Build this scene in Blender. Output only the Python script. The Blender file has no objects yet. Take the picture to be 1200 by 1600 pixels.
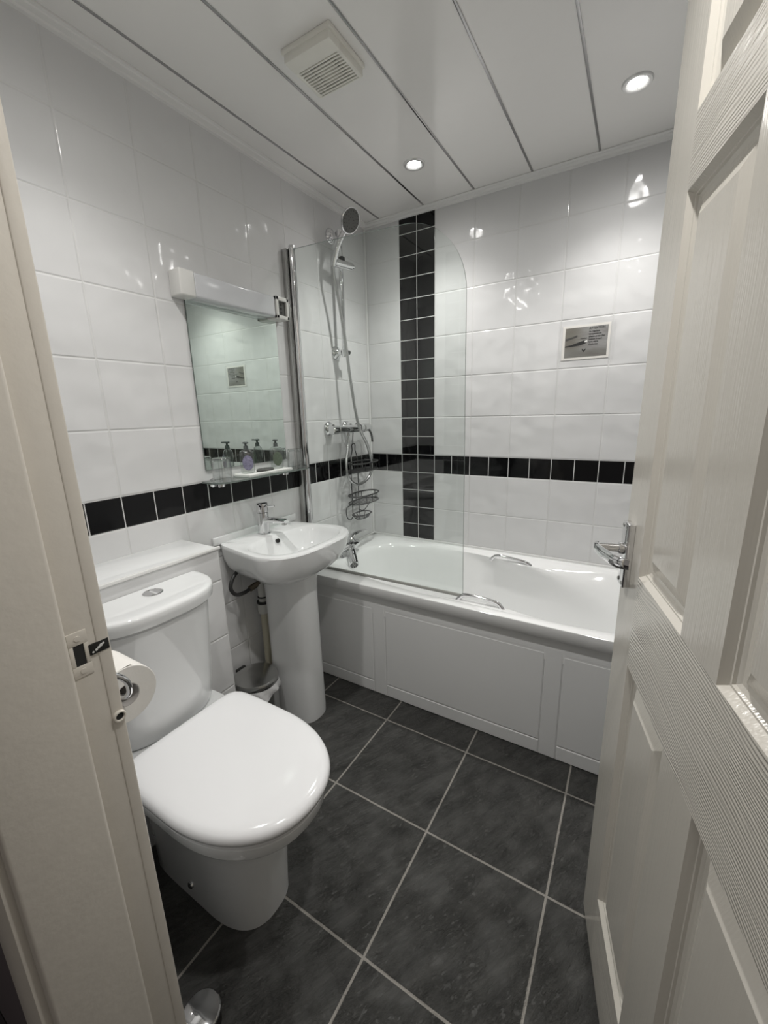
import bpy, bmesh, math, random
from math import sin, cos, pi, radians
from mathutils import Vector, Matrix

random.seed(7)
S = bpy.context.scene
COL = S.collection

# ------------------------------------------------------------------ camera
cam_d = bpy.data.cameras.new('camera')
cam = bpy.data.objects.new('camera', cam_d)
COL.objects.link(cam)
YAW, PIT, ROL = 0.5473737, -0.2357381, -0.0260796
_f = Vector((-sin(YAW) * cos(PIT), cos(YAW) * cos(PIT), sin(PIT)))
_r = Vector((cos(YAW), sin(YAW), 0))
_u = _r.cross(_f)
_R = _r * cos(ROL) + _u * sin(ROL)
_U = -_r * sin(ROL) + _u * cos(ROL)
cam.matrix_world = Matrix(((_R.x, _U.x, -_f.x, 1.341412), (_R.y, _U.y, -_f.y, -2.069336),
                           (_R.z, _U.z, -_f.z, 1.269119), (0, 0, 0, 1)))
cam_d.sensor_fit = 'HORIZONTAL'
cam_d.sensor_width = 36
cam_d.lens = 36 * 644.0926 / 1200
cam_d.clip_start = 0.01
S.camera = cam

# ------------------------------------------------------------------ light level
S.view_settings.view_transform = 'Standard'
S.view_settings.look = 'None'
S.view_settings.gamma = 1
S.view_settings.use_curve_mapping = False
S.view_settings.exposure = 0.0
SPOT_W = ((23.5, 122.0), (5.5, 168.0))   # each recessed downlight: inner beam and wide spill (watts, degrees)
LENS_E = 60.0          # glow of the lamp lens itself
HALL = 0.16            # dim light of the hall behind the camera
W = bpy.data.worlds.new('world')
S.world = W
W.use_nodes = True
W.node_tree.nodes['Background'].inputs[0].default_value = (1.0, 0.93, 0.86, 1)
W.node_tree.nodes['Background'].inputs[1].default_value = HALL

# room numbers (metres): left wall x=0, back wall y=0, floor z=0
H = 2.227
XR = 1.70
YF = -1.834
ZB = 1.0392            # top of the black tile band
SX = 0.2102            # left edge of the black tile column on the back wall
TA = 0.1001
LO, AL = -0.0051, 0.102
LAMPS = [(0.478, -0.354), (1.238, -0.354), (0.478, -1.53), (1.238, -1.53)]

# ------------------------------------------------------------------ node helpers
class G:
    def __init__(s, name):
        m = bpy.data.materials.new(name)
        m.use_nodes = True
        s.m, s.t = m, m.node_tree
        s.b = s.t.nodes['Principled BSDF']
    def n(s, typ, **k):
        nd = s.t.nodes.new(typ)
        for a, v in k.items():
            setattr(nd, a, v)
        return nd
    def lk(s, a, b):
        s.t.links.new(a, b)
    def put(s, sock, v):
        if isinstance(v, bpy.types.NodeSocket):
            s.lk(v, sock)
        else:
            sock.default_value = v
    def math(s, op, a, b=0.0, c=0.0):
        nd = s.n('ShaderNodeMath', operation=op)
        s.put(nd.inputs[0], a); s.put(nd.inputs[1], b); s.put(nd.inputs[2], c)
        return nd.outputs[0]
    def rng(s, v, a, b, c, d, smooth=False):
        nd = s.n('ShaderNodeMapRange', interpolation_type='SMOOTHSTEP' if smooth else 'LINEAR')
        for i, x in enumerate((v, a, b, c, d)):
            s.put(nd.inputs[i], x)
        return nd.outputs[0]
    def mixc(s, f, a, b):
        nd = s.n('ShaderNodeMix', data_type='RGBA')
        s.put(nd.inputs[0], f); s.put(nd.inputs[6], a); s.put(nd.inputs[7], b)
        return nd.outputs[2]
    def mixf(s, f, a, b):
        nd = s.n('ShaderNodeMix', data_type='FLOAT')
        s.put(nd.inputs[0], f); s.put(nd.inputs[2], a); s.put(nd.inputs[3], b)
        return nd.outputs[0]
    def pos(s, obj=False):
        if obj:
            o = s.n('ShaderNodeTexCoord').outputs['Object']
        else:
            o = s.n('ShaderNodeNewGeometry').outputs['Position']
        x = s.n('ShaderNodeSeparateXYZ')
        s.lk(o, x.inputs[0])
        return o, x.outputs[0], x.outputs[1], x.outputs[2]
    def noise(s, vec, scale, detail=2.0, rough=0.5, sc=None, rot=None, dist=0.0, pre=None):
        if pre is not None:                  # turn first, then stretch
            vr = s.n('ShaderNodeMapping')
            s.lk(vec, vr.inputs[0]); vr.inputs['Rotation'].default_value = (0, 0, pre)
            vec = vr.outputs[0]
        if sc or rot:
            mp = s.n('ShaderNodeMapping')
            s.lk(vec, mp.inputs[0])
            if rot: mp.inputs['Rotation'].default_value = rot
            if sc: mp.inputs['Scale'].default_value = sc
            vec = mp.outputs[0]
        nd = s.n('ShaderNodeTexNoise')
        s.lk(vec, nd.inputs['Vector'])
        nd.inputs['Scale'].default_value = scale
        nd.inputs['Detail'].default_value = detail
        nd.inputs['Roughness'].default_value = rough
        nd.inputs['Distortion'].default_value = dist
        return nd.outputs[0]
    def bump(s, h, strength, dist, nrm=None):
        nd = s.n('ShaderNodeBump')
        nd.inputs['Strength'].default_value = strength
        nd.inputs['Distance'].default_value = dist
        s.lk(h, nd.inputs['Height'])
        if nrm is not None: s.lk(nrm, nd.inputs['Normal'])
        return nd.outputs[0]
    def line(s, c, pitch, off=0.0):          # distance to the nearest grid line
        return s.math('PINGPONG', s.math('SUBTRACT', c, off), pitch / 2)
    def between(s, c, a, b):
        return s.math('MULTIPLY', s.math('GREATER_THAN', c, a), s.math('LESS_THAN', c, b))

def setp(b, **k):
    for a, v in k.items():
        b.inputs[a.replace('_', ' ')].default_value = v

def plain(name, col, rough=0.4, metal=0.0, spec=0.5, var=0.03, scale=25, bumpd=0.0, coat=0.0, trans=0.0):
    g = G(name)
    o, x, y, z = g.pos(True)
    n = g.noise(o, scale, 3)
    c1 = tuple(min(1, c * (1 + var)) for c in col) + (1,)
    c0 = tuple(c * (1 - var) for c in col) + (1,)
    g.lk(g.mixc(n, c0, c1), g.b.inputs['Base Color'])
    setp(g.b, Roughness=rough, Metallic=metal, Specular_IOR_Level=spec, Coat_Weight=coat, Coat_Roughness=0.05)
    if trans: g.b.inputs['Transmission Weight'].default_value = trans
    if bumpd:
        g.lk(g.bump(g.noise(o, scale * 2, 3), 0.5, bumpd), g.b.inputs['Normal'])
    return g.m

def glass(name, tint=(1, 1, 1), refl=1.0, rough=0.0):
    g = G(name)
    t = g.t
    tr = g.n('ShaderNodeBsdfTransparent'); tr.inputs[0].default_value = (*tint, 1)
    gl = g.n('ShaderNodeBsdfGlossy'); gl.inputs['Roughness'].default_value = rough
    lw = g.n('ShaderNodeLayerWeight'); lw.inputs[0].default_value = 0.5
    fr = g.math('MULTIPLY_ADD', g.math('POWER', lw.outputs['Facing'], 5.0), 0.96, 0.04)
    mx = g.n('ShaderNodeMixShader')
    g.lk(g.math('MINIMUM', g.math('MULTIPLY', fr, refl), 1.0), mx.inputs[0])
    g.lk(tr.outputs[0], mx.inputs[1]); g.lk(gl.outputs[0], mx.inputs[2])
    g.lk(mx.outputs[0], t.nodes['Material Output'].inputs[0])
    return g.m

def wall_tiles(name, axis, u_off, u_pitch, strip=False):
    g = G(name)
    o, x, y, z = g.pos()
    if axis == 'x':
        u = g.math('SUBTRACT', x, u_off)
    else:
        u = g.math('SUBTRACT', g.math('MULTIPLY', y, -1.0), u_off)
    band = g.between(z, ZB - 0.1, ZB)
    black = band
    if strip:
        black = g.math('MAXIMUM', band, g.between(x, SX, SX + 2 * TA))
    zr = g.math('SUBTRACT', z, ZB)
    above = g.math('GREATER_THAN', zr, -0.05)
    wz = g.mixf(above, g.line(zr, 0.2, -0.1), g.line(zr, 0.2, 0.0))
    wd = g.math('MINIMUM', wz, g.line(u, 2 * u_pitch))
    bd = g.math('MINIMUM', g.line(zr, 0.1), g.line(u, u_pitch))
    edge = g.math('MINIMUM', g.math('ABSOLUTE', zr), g.math('ABSOLUTE', g.math('ADD', zr, 0.1)))
    if strip:
        e2 = g.math('MINIMUM', g.math('ABSOLUTE', g.math('SUBTRACT', x, SX)),
                    g.math('ABSOLUTE', g.math('SUBTRACT', x, SX + 2 * TA)))
        edge = g.math('MINIMUM', edge, e2)
    wd = g.math('MINIMUM', wd, edge)
    d = g.mixf(black, wd, bd)
    grout = g.rng(d, 0.0012, 0.0019, 1.0, 0.0)
    tile = g.mixc(black, (0.69, 0.69, 0.69, 1), (0.004, 0.004, 0.0045, 1))
    g.lk(g.mixc(grout, tile, (0.66, 0.66, 0.65, 1)), g.b.inputs['Base Color'])
    g.lk(g.mixf(grout, 0.07, 0.6), g.b.inputs['Roughness'])
    g.lk(g.mixf(black, 0.5, 0.3), g.b.inputs['Specular IOR Level'])
    pil = g.rng(d, 0.0, 0.005, 0.0, 1.0, True)
    b1 = g.bump(pil, 0.8, 0.0016)
    # each tile is a little wavy on its face
    rip = g.math('ADD', g.noise(o, 9, 1.0, 0.4), g.math('MULTIPLY', g.noise(o, 24, 0.0, 0.4), 0.07))
    amp = g.mixf(black, 1.0, 0.25)
    b2 = g.bump(g.math('MULTIPLY', rip, amp), 0.8, 0.0105, b1)
    g.lk(b2, g.b.inputs['Normal'])
    return g.m

def floor_tiles():
    g = G('slate_floor_tiles')
    o, x, y, z = g.pos()
    d = g.math('MINIMUM', g.line(x, 0.3527, 0.5515), g.line(y, 0.35303, -0.7953))
    grout = g.rng(d, 0.0026, 0.0034, 1.0, 0.0)
    # tile id offsets the slate figure
    ix = g.math('FLOOR', g.math('DIVIDE', g.math('SUBTRACT', x, 0.5515), 0.3527))
    iy = g.math('FLOOR', g.math('DIVIDE', g.math('SUBTRACT', y, -0.7953), 0.35303))
    cmb = g.n('ShaderNodeCombineXYZ')
    g.lk(g.math('MULTIPLY', ix, 3.7), cmb.inputs[0]); g.lk(g.math('MULTIPLY', iy, 2.3), cmb.inputs[1])
    va = g.n('ShaderNodeVectorMath', operation='ADD')
    g.lk(o, va.inputs[0]); g.lk(cmb.outputs[0], va.inputs[1])
    v = va.outputs[0]
    n1 = g.noise(v, 11.0, 8, 0.70, sc=(0.55, 3.2, 1), pre=radians(-62), dist=0.4)
    n2 = g.noise(v, 48, 5, 0.65, sc=(0.8, 1.7, 1), pre=radians(-62))
    n3 = g.noise(v, 11, 3, 0.5)
    n4 = g.noise(v, 150, 2, 0.5)
    c = g.mixc(g.rng(n1, 0.28, 0.74, 0, 1), (0.030, 0.030, 0.0285, 1), (0.088, 0.087, 0.082, 1))
    pit = g.math('MULTIPLY', g.rng(n2, 0.55, 0.66, 0, 1), g.rng(n3, 0.45, 0.60, 0, 1))
    c = g.mixc(g.math('MULTIPLY', pit, 0.5), c, (0.14, 0.138, 0.13, 1))
    c = g.mixc(g.math('MULTIPLY', g.rng(n4, 0.68, 0.76, 0, 0.5), 0.8), c, (0.13, 0.13, 0.12, 1))
    c = g.mixc(grout, c, (0.36, 0.34, 0.31, 1))
    g.lk(c, g.b.inputs['Base Color'])
    g.lk(g.mixf(grout, g.rng(n2, 0.3, 0.7, 0.34, 0.50), 0.85), g.b.inputs['Roughness'])
    setp(g.b, Specular_IOR_Level=0.32)
    h = g.math('ADD', g.math('MULTIPLY', n1, 0.35), g.math('MULTIPLY', g.math('MULTIPLY', g.rng(n2, 0.40, 0.66, 0, 1), g.rng(n3, 0.36, 0.64, 0.15, 1)), 0.34))
    pil = g.rng(d, 0.0, 0.006, 0.0, 1.0, True)
    b1 = g.bump(pil, 0.8, 0.002)
    b2 = g.bump(h, 1.0, 0.016, b1)
    g.lk(b2, g.b.inputs['Normal'])
    return g.m

def grain(name, horiz):
    g = G(name)
    o, x, y, z = g.pos(True)
    if horiz:
        n = g.noise(o, 60, 3, 0.6, sc=(0.05, 1, 2.4), dist=0.25)
        w = g.noise(o, 5, 2, 0.5, sc=(0.35, 1, 1.2))
    else:
        n = g.noise(o, 60, 3, 0.6, sc=(2.0, 1, 0.05), dist=0.25)
        w = g.noise(o, 5, 2, 0.5, sc=(1.2, 1, 0.3))
    c_ = z if horiz else x
    st = g.math('SINE', g.math('ADD', g.math('ADD', g.math('MULTIPLY', c_, 1150.0), g.math('MULTIPLY', w, 120.0)), g.math('MULTIPLY', n, 7.0)))
    h = g.math('ADD', g.math('MULTIPLY', n, 1.0), g.math('MULTIPLY', st, 0.22 if horiz else 0.05))
    g.b.inputs['Base Color'].default_value = (0.66, 0.63, 0.57, 1)
    setp(g.b, Roughness=0.16, Specular_IOR_Level=0.5)
    g.lk(g.bump(h, 0.8, 0.0012 if horiz else 0.0007), g.b.inputs['Normal'])
    return g.m

M = {}
M['tile_left'] = wall_tiles('white_wall_tiles_left', 'y', LO, AL)
M['tile_back'] = wall_tiles('white_wall_tiles_back', 'x', SX + 2 * TA, TA, True)
M['tile_box'] = wall_tiles('white_wall_tiles_boxing', 'y', 0.05, 0.30)
M['floor'] = floor_tiles()
M['grain_v'] = grain('painted_woodgrain_upright', False)
M['grain_h'] = grain('painted_woodgrain_level', True)
M['paint'] = plain('gloss_cream_paint', (0.70, 0.66, 0.595), 0.28, var=0.04, scale=40, bumpd=0.0008)
M['hallpaint'] = plain('hall_wall_paint', (0.12, 0.10, 0.11), 0.7)
M['carpet'] = plain('hall_carpet', (0.05, 0.045, 0.05), 0.95, var=0.3, scale=200, bumpd=0.003)
M['pvc'] = plain('white_pvc_panel', (0.84, 0.83, 0.81), 0.14, var=0.01)
M['pvctrim'] = plain('white_pvc_trim', (0.80, 0.795, 0.78), 0.25, var=0.01)
M['strip'] = plain('silver_strip', (0.42, 0.42, 0.42), 0.2, 1.0)
M['ceramic'] = plain('white_ceramic', (0.80, 0.81, 0.81), 0.06, var=0.01, scale=4, coat=0.3)
M['acrylic'] = plain('white_bath_acrylic', (0.86, 0.865, 0.86), 0.10, var=0.01, scale=4)
M['seat'] = plain('white_seat_plastic', (0.83, 0.83, 0.84), 0.12, var=0.01, scale=4)
M['panel'] = plain('white_panel_plastic', (0.79, 0.795, 0.79), 0.30, var=0.01, scale=4)
M['chrome'] = plain('chrome', (0.78, 0.78, 0.79), 0.06, 1.0, var=0.02)
M['hose'] = plain('ribbed_steel_hose', (0.50, 0.50, 0.50), 0.28, 1.0, var=0.1)
M['steel'] = plain('brushed_steel', (0.50, 0.50, 0.49), 0.22, 1.0, var=0.06)
M['dark'] = plain('black_plastic', (0.012, 0.012, 0.012), 0.35)
M['hole'] = plain('dark_opening', (0.02, 0.02, 0.02), 0.8)
M['wire'] = plain('dark_grey_wire', (0.045, 0.045, 0.045), 0.35, 0.3)
M['greyface'] = plain('grey_spray_face', (0.07, 0.07, 0.065), 0.45)
M['plastic'] = plain('white_plastic', (0.70, 0.695, 0.67), 0.3)
M['fan'] = plain('aged_white_plastic', (0.80, 0.79, 0.73), 0.4)
M['diffuser'] = plain('white_diffuser', (0.62, 0.63, 0.65), 0.18)
M['paper'] = plain('white_paper', (0.80, 0.78, 0.74), 0.9, bumpd=0.0006, scale=60)
M['card'] = plain('grey_card', (0.48, 0.46, 0.44), 0.9)
M['cloth'] = plain('white_cloth', (0.80, 0.80, 0.78), 0.95, bumpd=0.001, scale=120)
M['cream_pipe'] = plain('cream_waste_pipe', (0.52, 0.49, 0.38), 0.4)
M['white_pipe'] = plain('white_fitting', (0.6, 0.6, 0.57), 0.4)
M['caulk'] = plain('white_sealant', (0.74, 0.74, 0.73), 0.5)
M['bag'] = plain('bin_liner', (0.7, 0.7, 0.7), 0.35, bumpd=0.004, scale=50)
M['seal'] = plain('grey_seal', (0.30, 0.30, 0.28), 0.4)
M['glass'] = glass('screen_glass', (0.965, 0.985, 0.975), 1.0)
M['glassedge'] = plain('glass_edge', (0.16, 0.19, 0.175), 0.15)
M['shelfglass'] = glass('shelf_glass', (0.86, 0.93, 0.90), 1.2)
M['tumbler'] = glass('tumbler_glass', (0.975, 0.98, 0.98), 2.2, 0.02)
M['clear'] = glass('clear_plastic', (0.88, 0.90, 0.89), 2.6, 0.10)
M['lamin'] = glass('clear_tape', (1.0, 1.0, 1.0), 0.6, 0.08)
M['gel_purple'] = plain('lavender_label', (0.24, 0.23, 0.33), 0.4, var=0.8, scale=150)
M['gel_green'] = plain('green_label', (0.115, 0.145, 0.105), 0.4, var=0.4, scale=130)
M['pump'] = plain('grey_green_pump', (0.10, 0.115, 0.11), 0.4)
M['photo'] = None
M['brass'] = plain('tarnished_fitting', (0.16, 0.135, 0.10), 0.35, 0.8, var=0.3, scale=120)
M['bezel'] = plain('satin_bezel', (0.80, 0.80, 0.79), 0.3, 0.5)
M['mirror'] = plain('mirror_silver', (0.74, 0.81, 0.77), 0.015, 1.0, var=0.0)
M['ink'] = plain('black_ink', (0.02, 0.02, 0.02), 0.8)
M['white_ink'] = plain('white_spot', (0.85, 0.85, 0.82), 0.6)

g = G('printed_photo')
o, x, y, z = g.pos()
n = g.noise(o, 22, 4, 0.6, sc=(0.5, 1, 2.0))
f = g.rng(x, 1.05, 1.15, 0.0, 1.0, True)
c = g.mixc(f, (0.20, 0.195, 0.165, 1), (0.34, 0.34, 0.335, 1))
c = g.mixc(g.rng(z, 1.53, 1.50, 0.0, 1.0, True), c, (0.22, 0.22, 0.205, 1))
c = g.mixc(g.math('MULTIPLY', g.rng(n, 0.35, 0.7, 0, 1), 0.45), c, (0.12, 0.10, 0.095, 1))
g.lk(c, g.b.inputs['Base Color'])
setp(g.b, Roughness=0.35)
M['photo'] = g.m

g = G('lamp_lens')
g.b.inputs['Base Color'].default_value = (0.9, 0.9, 0.9, 1)
g.b.inputs['Emission Color'].default_value = (1.0, 0.985, 0.96, 1)
g.b.inputs['Emission Strength'].default_value = LENS_E
M['lens'] = g.m

# ------------------------------------------------------------------ mesh helpers
def V(*a): return Vector(a)
ORG = {}

def new(): return bmesh.new()

def link_mesh(name, bm, mats, parent=None, ang=35, origin=None):
    me = bpy.data.meshes.new(name)
    org = ORG.get(parent, V(0, 0, 0)) if parent else (origin or V(0, 0, 0))
    bmesh.ops.translate(bm, verts=bm.verts, vec=-org)
    bmesh.ops.recalc_face_normals(bm, faces=bm.faces)
    bm.to_mesh(me); bm.free()
    if not isinstance(mats, (list, tuple)): mats = [mats]
    for m in mats: me.materials.append(m)
    me.polygons.foreach_set('use_smooth', [True] * len(me.polygons))
    me.set_sharp_from_angle(angle=radians(ang))
    o = bpy.data.objects.new(name, me)
    COL.objects.link(o)
    if parent:
        o.parent = parent
    else:
        o.location = org
    ORG[o] = org.copy()
    return o

def obj(name, bm, m, parent, label=None, ang=35):
    o = link_mesh(name, bm, m, parent, ang)
    if label: o['label'] = label
    return o

def thing(name, label, cat, loc, group=None):
    o = bpy.data.objects.new(name, None)
    COL.objects.link(o)
    o.empty_display_size = 0.05
    o.location = loc
    o['label'] = label; o['category'] = cat
    if group: o['group'] = group
    ORG[o] = Vector(loc)
    return o

def single(name, bm, m, label, cat, loc, group=None, ang=35):
    o = link_mesh(name, bm, m, None, ang, Vector(loc))
    o['label'] = label; o['category'] = cat
    if group: o['group'] = group
    return o

def struct(name, bm, m, parent=None, ang=35, origin=None):
    o = link_mesh(name, bm, m, parent, ang, origin)
    if not parent: o['kind'] = 'structure'
    return o

def copy_tree(src, loc, label=None, rz=None):
    c = src.copy(); COL.objects.link(c)
    c.location = loc
    if rz is not None: c.rotation_euler = (0, 0, rz)
    if label: c['label'] = label
    def rec(a, b):
        for ch in list(a.children):
            d = ch.copy(); COL.objects.link(d); d.parent = b
            rec(ch, d)
    rec(src, c)
    return c

def box(bm, a, b, bev=0.0, seg=2, mi=0):
    a, b = Vector(a), Vector(b)
    r = bmesh.ops.create_cube(bm, size=1)
    vs = r['verts']
    bmesh.ops.scale(bm, verts=vs, vec=b - a)
    bmesh.ops.translate(bm, verts=vs, vec=(a + b) / 2)
    fs = set(f for v in vs for f in v.link_faces)
    if bev:
        es = list(set(e for v in vs for e in v.link_edges))
        rr = bmesh.ops.bevel(bm, geom=es, offset=bev, segments=seg, affect='EDGES', profile=0.5)
        fs = set(rr['faces']) | set(f for f in fs if f.is_valid)
    for f in fs:
        if f.is_valid: f.material_index = mi
    return bm

def loft(bm, loops, cap0=True, cap1=True, closed=True, mi=0):
    rows = [[bm.verts.new(p) for p in lp] for lp in loops]
    n = len(rows[0])
    for i in range(len(rows) - 1):
        for j in range(n if closed else n - 1):
            k = (j + 1) % n
            f = bm.faces.new((rows[i][j], rows[i][k], rows[i + 1][k], rows[i + 1][j]))
            f.material_index = mi
    if cap0: bm.faces.new(rows[0][::-1]).material_index = mi
    if cap1: bm.faces.new(rows[-1]).material_index = mi
    return bm

def frame_at(d):
    d = d.normalized()
    a = V(0, 0, 1) if abs(d.z) < 0.9 else V(1, 0, 0)
    u = d.cross(a).normalized()
    return u, d.cross(u).normalized()

def cyl(bm, p0, p1, r0, r1=None, seg=24, bev=0.0):
    p0, p1 = Vector(p0), Vector(p1)
    r1 = r0 if r1 is None else r1
    u, w = frame_at(p1 - p0)
    d = (p1 - p0).normalized()
    def ring(c, r): return [c + u * cos(2 * pi * k / seg) * r + w * sin(2 * pi * k / seg) * r for k in range(seg)]
    lps = []
    if bev:
        lps.append(ring(p0, r0 - bev)); lps.append(ring(p0 + d * bev, r0))
        lps.append(ring(p1 - d * bev, r1)); lps.append(ring(p1, r1 - bev))
    else:
        lps = [ring(p0, r0), ring(p1, r1)]
    return loft(bm, lps)

def spline(pts, k=6, closed=False):
    P = [Vector(p) for p in pts]
    n = len(P); out = []
    rng_ = n if closed else n - 1
    for i in range(rng_):
        if closed:
            a, b, c, d = P[(i - 1) % n], P[i], P[(i + 1) % n], P[(i + 2) % n]
        else:
            a, b, c, d = P[max(i - 1, 0)], P[i], P[i + 1], P[min(i + 2, n - 1)]
        for j in range(k):
            t = j / k
            out.append(0.5 * ((2 * b) + (c - a) * t + (2 * a - 5 * b + 4 * c - d) * t * t + (3 * b - a - 3 * c + d) * t ** 3))
    if not closed: out.append(P[-1])
    return out

def tube(bm, pts, r, seg=12, closed=False, radii=None, flat=None):
    P = [Vector(p) for p in pts]
    n = len(P)
    T = []
    for i in range(n):
        if closed: t = P[(i + 1) % n] - P[(i - 1) % n]
        else: t = P[min(i + 1, n - 1)] - P[max(i - 1, 0)]
        T.append(t.normalized())
    u, w = frame_at(T[0])
    rows = []
    for i in range(n):
        u = (u - T[i] * u.dot(T[i])).normalized()
        w = T[i].cross(u)
        rr = radii[i] if radii else r
        rows.append([bm.verts.new(P[i] + (u * cos(2 * pi * k / seg) + w * sin(2 * pi * k / seg)) * rr) for k in range(seg)])
    for i in range(n if closed else n - 1):
        a, b = rows[i], rows[(i + 1) % n]
        off = 0
        if closed and i == n - 1:
            off = min(range(seg), key=lambda q: (a[0].co - b[q].co).length)
        for k in range(seg):
            bm.faces.new((a[k], a[(k + 1) % seg], b[(k + 1 + off) % seg], b[(k + off) % seg]))
    if not closed:
        bm.faces.new(rows[0][::-1]); bm.faces.new(rows[-1])
    return bm

def lathe(bm, prof, c, axis='z', seg=32, cap=True):
    c = Vector(c)
    lps = []
    for r, h in prof:
        lp = []
        for k in range(seg):
            a = 2 * pi * k / seg
            if axis == 'z': lp.append(c + V(r * cos(a), r * sin(a), h))
            elif axis == 'x': lp.append(c + V(h, r * cos(a), r * sin(a)))
            else: lp.append(c + V(r * cos(a), h, r * sin(a)))
        lps.append(lp)
    return loft(bm, lps, cap, cap)

def sel(cx, cy, af, ab, b, nf, nb, z, N=72, mod=None):
    """closed outline: superellipse with its own half-length and exponent for +x and -x"""
    out = []
    for k in range(N):
        th = 2 * pi * k / N
        c, s = cos(th), sin(th)
        a, n = (af, nf) if c >= 0 else (ab, nb)
        r = ((abs(c) / a) ** n + (abs(s) / b) ** n) ** (-1.0 / n)
        x, y = r * c, r * s
        if mod: x, y = mod(x, y)
        out.append(V(cx + x, cy + y, z))
    return out

def quad(bm, pts, mi=0):
    f = bm.faces.new([bm.verts.new(p) for p in pts]); f.material_index = mi
    return f

def text_mesh(body, size, loc, mat, name, parent, align='LEFT', squeeze=1.0):
    cu = bpy.data.curves.new('lettering', 'FONT')
    cu.body = body; cu.size = size; cu.align_x = align; cu.extrude = 0.0002; cu.offset = size * 0.022
    cu.space_line = 1.06
    t = bpy.data.objects.new('lettering', cu)
    COL.objects.link(t)
    dg = bpy.context.evaluated_depsgraph_get()
    me = bpy.data.meshes.new_from_object(t.evaluated_get(dg))
    bpy.data.objects.remove(t)
    me.transform(Matrix.Translation(Vector(loc)) @ Matrix.Rotation(pi / 2, 4, 'X') @ Matrix.Diagonal((squeeze, 1, 1, 1)))
    bm = new(); bm.from_mesh(me)
    bpy.data.meshes.remove(me)
    return obj(name, bm, mat, parent)

# ------------------------------------------------------------------ room shell
bm = box(new(), (-0.12, YF - 0.15, -0.06), (XR + 0.12, 0.12, 0.0))
struct('floor', bm, M['floor'])
bm = box(new(), (-1.2, -3.6, -0.066), (XR + 1.2, YF - 0.151, -0.004))
struct('floor_hall', bm, M['carpet'])
bm = box(new(), (-0.12, YF - 0.15, 0.0), (0.0, 0.0, H + 0.1))
struct('wall_left', bm, M['tile_left'])
bm = box(new(), (-0.12, 0.0, 0.0), (XR + 0.12, 0.12, H + 0.1))
struct('wall_back', bm, M['tile_back'])
bm = box(new(), (XR, YF - 0.15, 0.0), (XR + 0.12, 0.0, H + 0.1))
struct('wall_right', bm, M['tile_left'])
# front wall with the doorway; tiled inside, painted outside
XJ, XH, ZD = 0.755, 1.528, 1.995
bm = new()
box(bm, (0.0, YF - 0.012, 0.0), (XJ - 0.03, YF, H + 0.1))
box(bm, (XH + 0.03, YF - 0.012, 0.0), (XR, YF, H + 0.1))
box(bm, (XJ - 0.03, YF - 0.012, ZD + 0.03), (XH + 0.03, YF, H + 0.1))
struct('wall_front', bm, M['tile_back'])
bm = new()
box(bm, (-1.2, YF - 0.15, 0.0), (XJ - 0.03, YF - 0.0125, H + 0.3))
box(bm, (XH + 0.03, YF - 0.15, 0.0), (XR + 1.2, YF - 0.0125, H + 0.3))
box(bm, (XJ - 0.03, YF - 0.15, ZD + 0.03), (XH + 0.03, YF - 0.0125, H + 0.3))
struct('wall_hall', bm, M['hallpaint'])
bm = box(new(), (-0.12, YF - 0.15, H), (XR + 0.12, 0.12, H + 0.08))
ceil_o = struct('ceiling', bm, M['pvc'])
for k in range(-0, 7):
    x = 0.1142 + 0.25 * k
    if x > XR: break
    bm = box(new(), (x - 0.004, YF, H - 0.0025), (x + 0.004, -0.034, H + 0.001), 0.001)
    struct('trim_%d' % (k + 1), bm, M['strip'])
def coving(name, p0, p1, inn):
    p0, p1, inn = Vector(p0), Vector(p1), Vector(inn)
    prof = [(0, 0), (0.036, 0), (0.036, -0.004), (0.028, -0.0055), (0.026, -0.009), (0.012, -0.012), (0.010, -0.018), (0, -0.019)]
    lps = [[p + inn * a + V(0, 0, b) for a, b in prof] for p in (p0, p1)]
    struct(name, loft(new(), lps), M['pvctrim'])
coving('trim_8', (0, YF, H - 0.0005), (0, 0, H - 0.0005), (1, 0, 0))
coving('trim_9', (0, 0, H - 0.0005), (XR, 0, H - 0.0005), (0, -1, 0))
bm = new()
tube(bm, [(0.003, -0.003, 0.55), (0.003, -0.003, H - 0.02)], 0.006, 8)
struct('trim_10', bm, M['caulk'])

# tiled boxing behind the toilet
BX, BY, BZ = 0.198, -1.25, 0.853
bm = new()
box(bm, (0.0005, YF + 0.0005, 0.0), (BX, BY, BZ - 0.008))
bxo = struct('wall_boxing', bm, M['tile_box'])
bm = box(new(), (0.0005, YF + 0.0005, BZ - 0.008), (BX + 0.001, BY + 0.001, BZ), 0.002)
struct('trim_11', bm, M['ceramic'])
bm = new()
box(bm, (BX - 0.004, YF + 0.0005, BZ - 0.006), (BX + 0.006, BY + 0.006, BZ + 0.004), 0.002)
struct('trim_12', bm, M['pvctrim'])

# ------------------------------------------------------------------ door frame
bm = new()
box(bm, (XJ - 0.028, YF - 0.052, 0.0), (XJ, YF - 0.010, ZD), 0.0025)       # rebate strip
box(bm, (XJ - 0.03, YF - 0.0155, 0.0), (XJ + 0.0012, YF + 0.001, ZD), 0.0022, 3)  # inner edge
box(bm, (XJ - 0.028, YF - 0.152, 0.0), (XJ + 0.014, YF - 0.0495, ZD), 0.005, 3)  # door stop
box(bm, (XH, YF - 0.15, 0.0), (XH + 0.028, YF, ZD), 0.003)
box(bm, (XJ - 0.028, YF - 0.15, ZD), (XH + 0.028, YF, ZD + 0.028), 0.003)
fr = struct('trim_13', bm, M['paint'], origin=V(XJ, YF, 0))
prof = [(0.004, 0.0), (0.004, -0.010), (-0.004, -0.016), (-0.030, -0.018), (-0.050, -0.014), (-0.058, -0.008), (-0.060, 0.0)]
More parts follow.
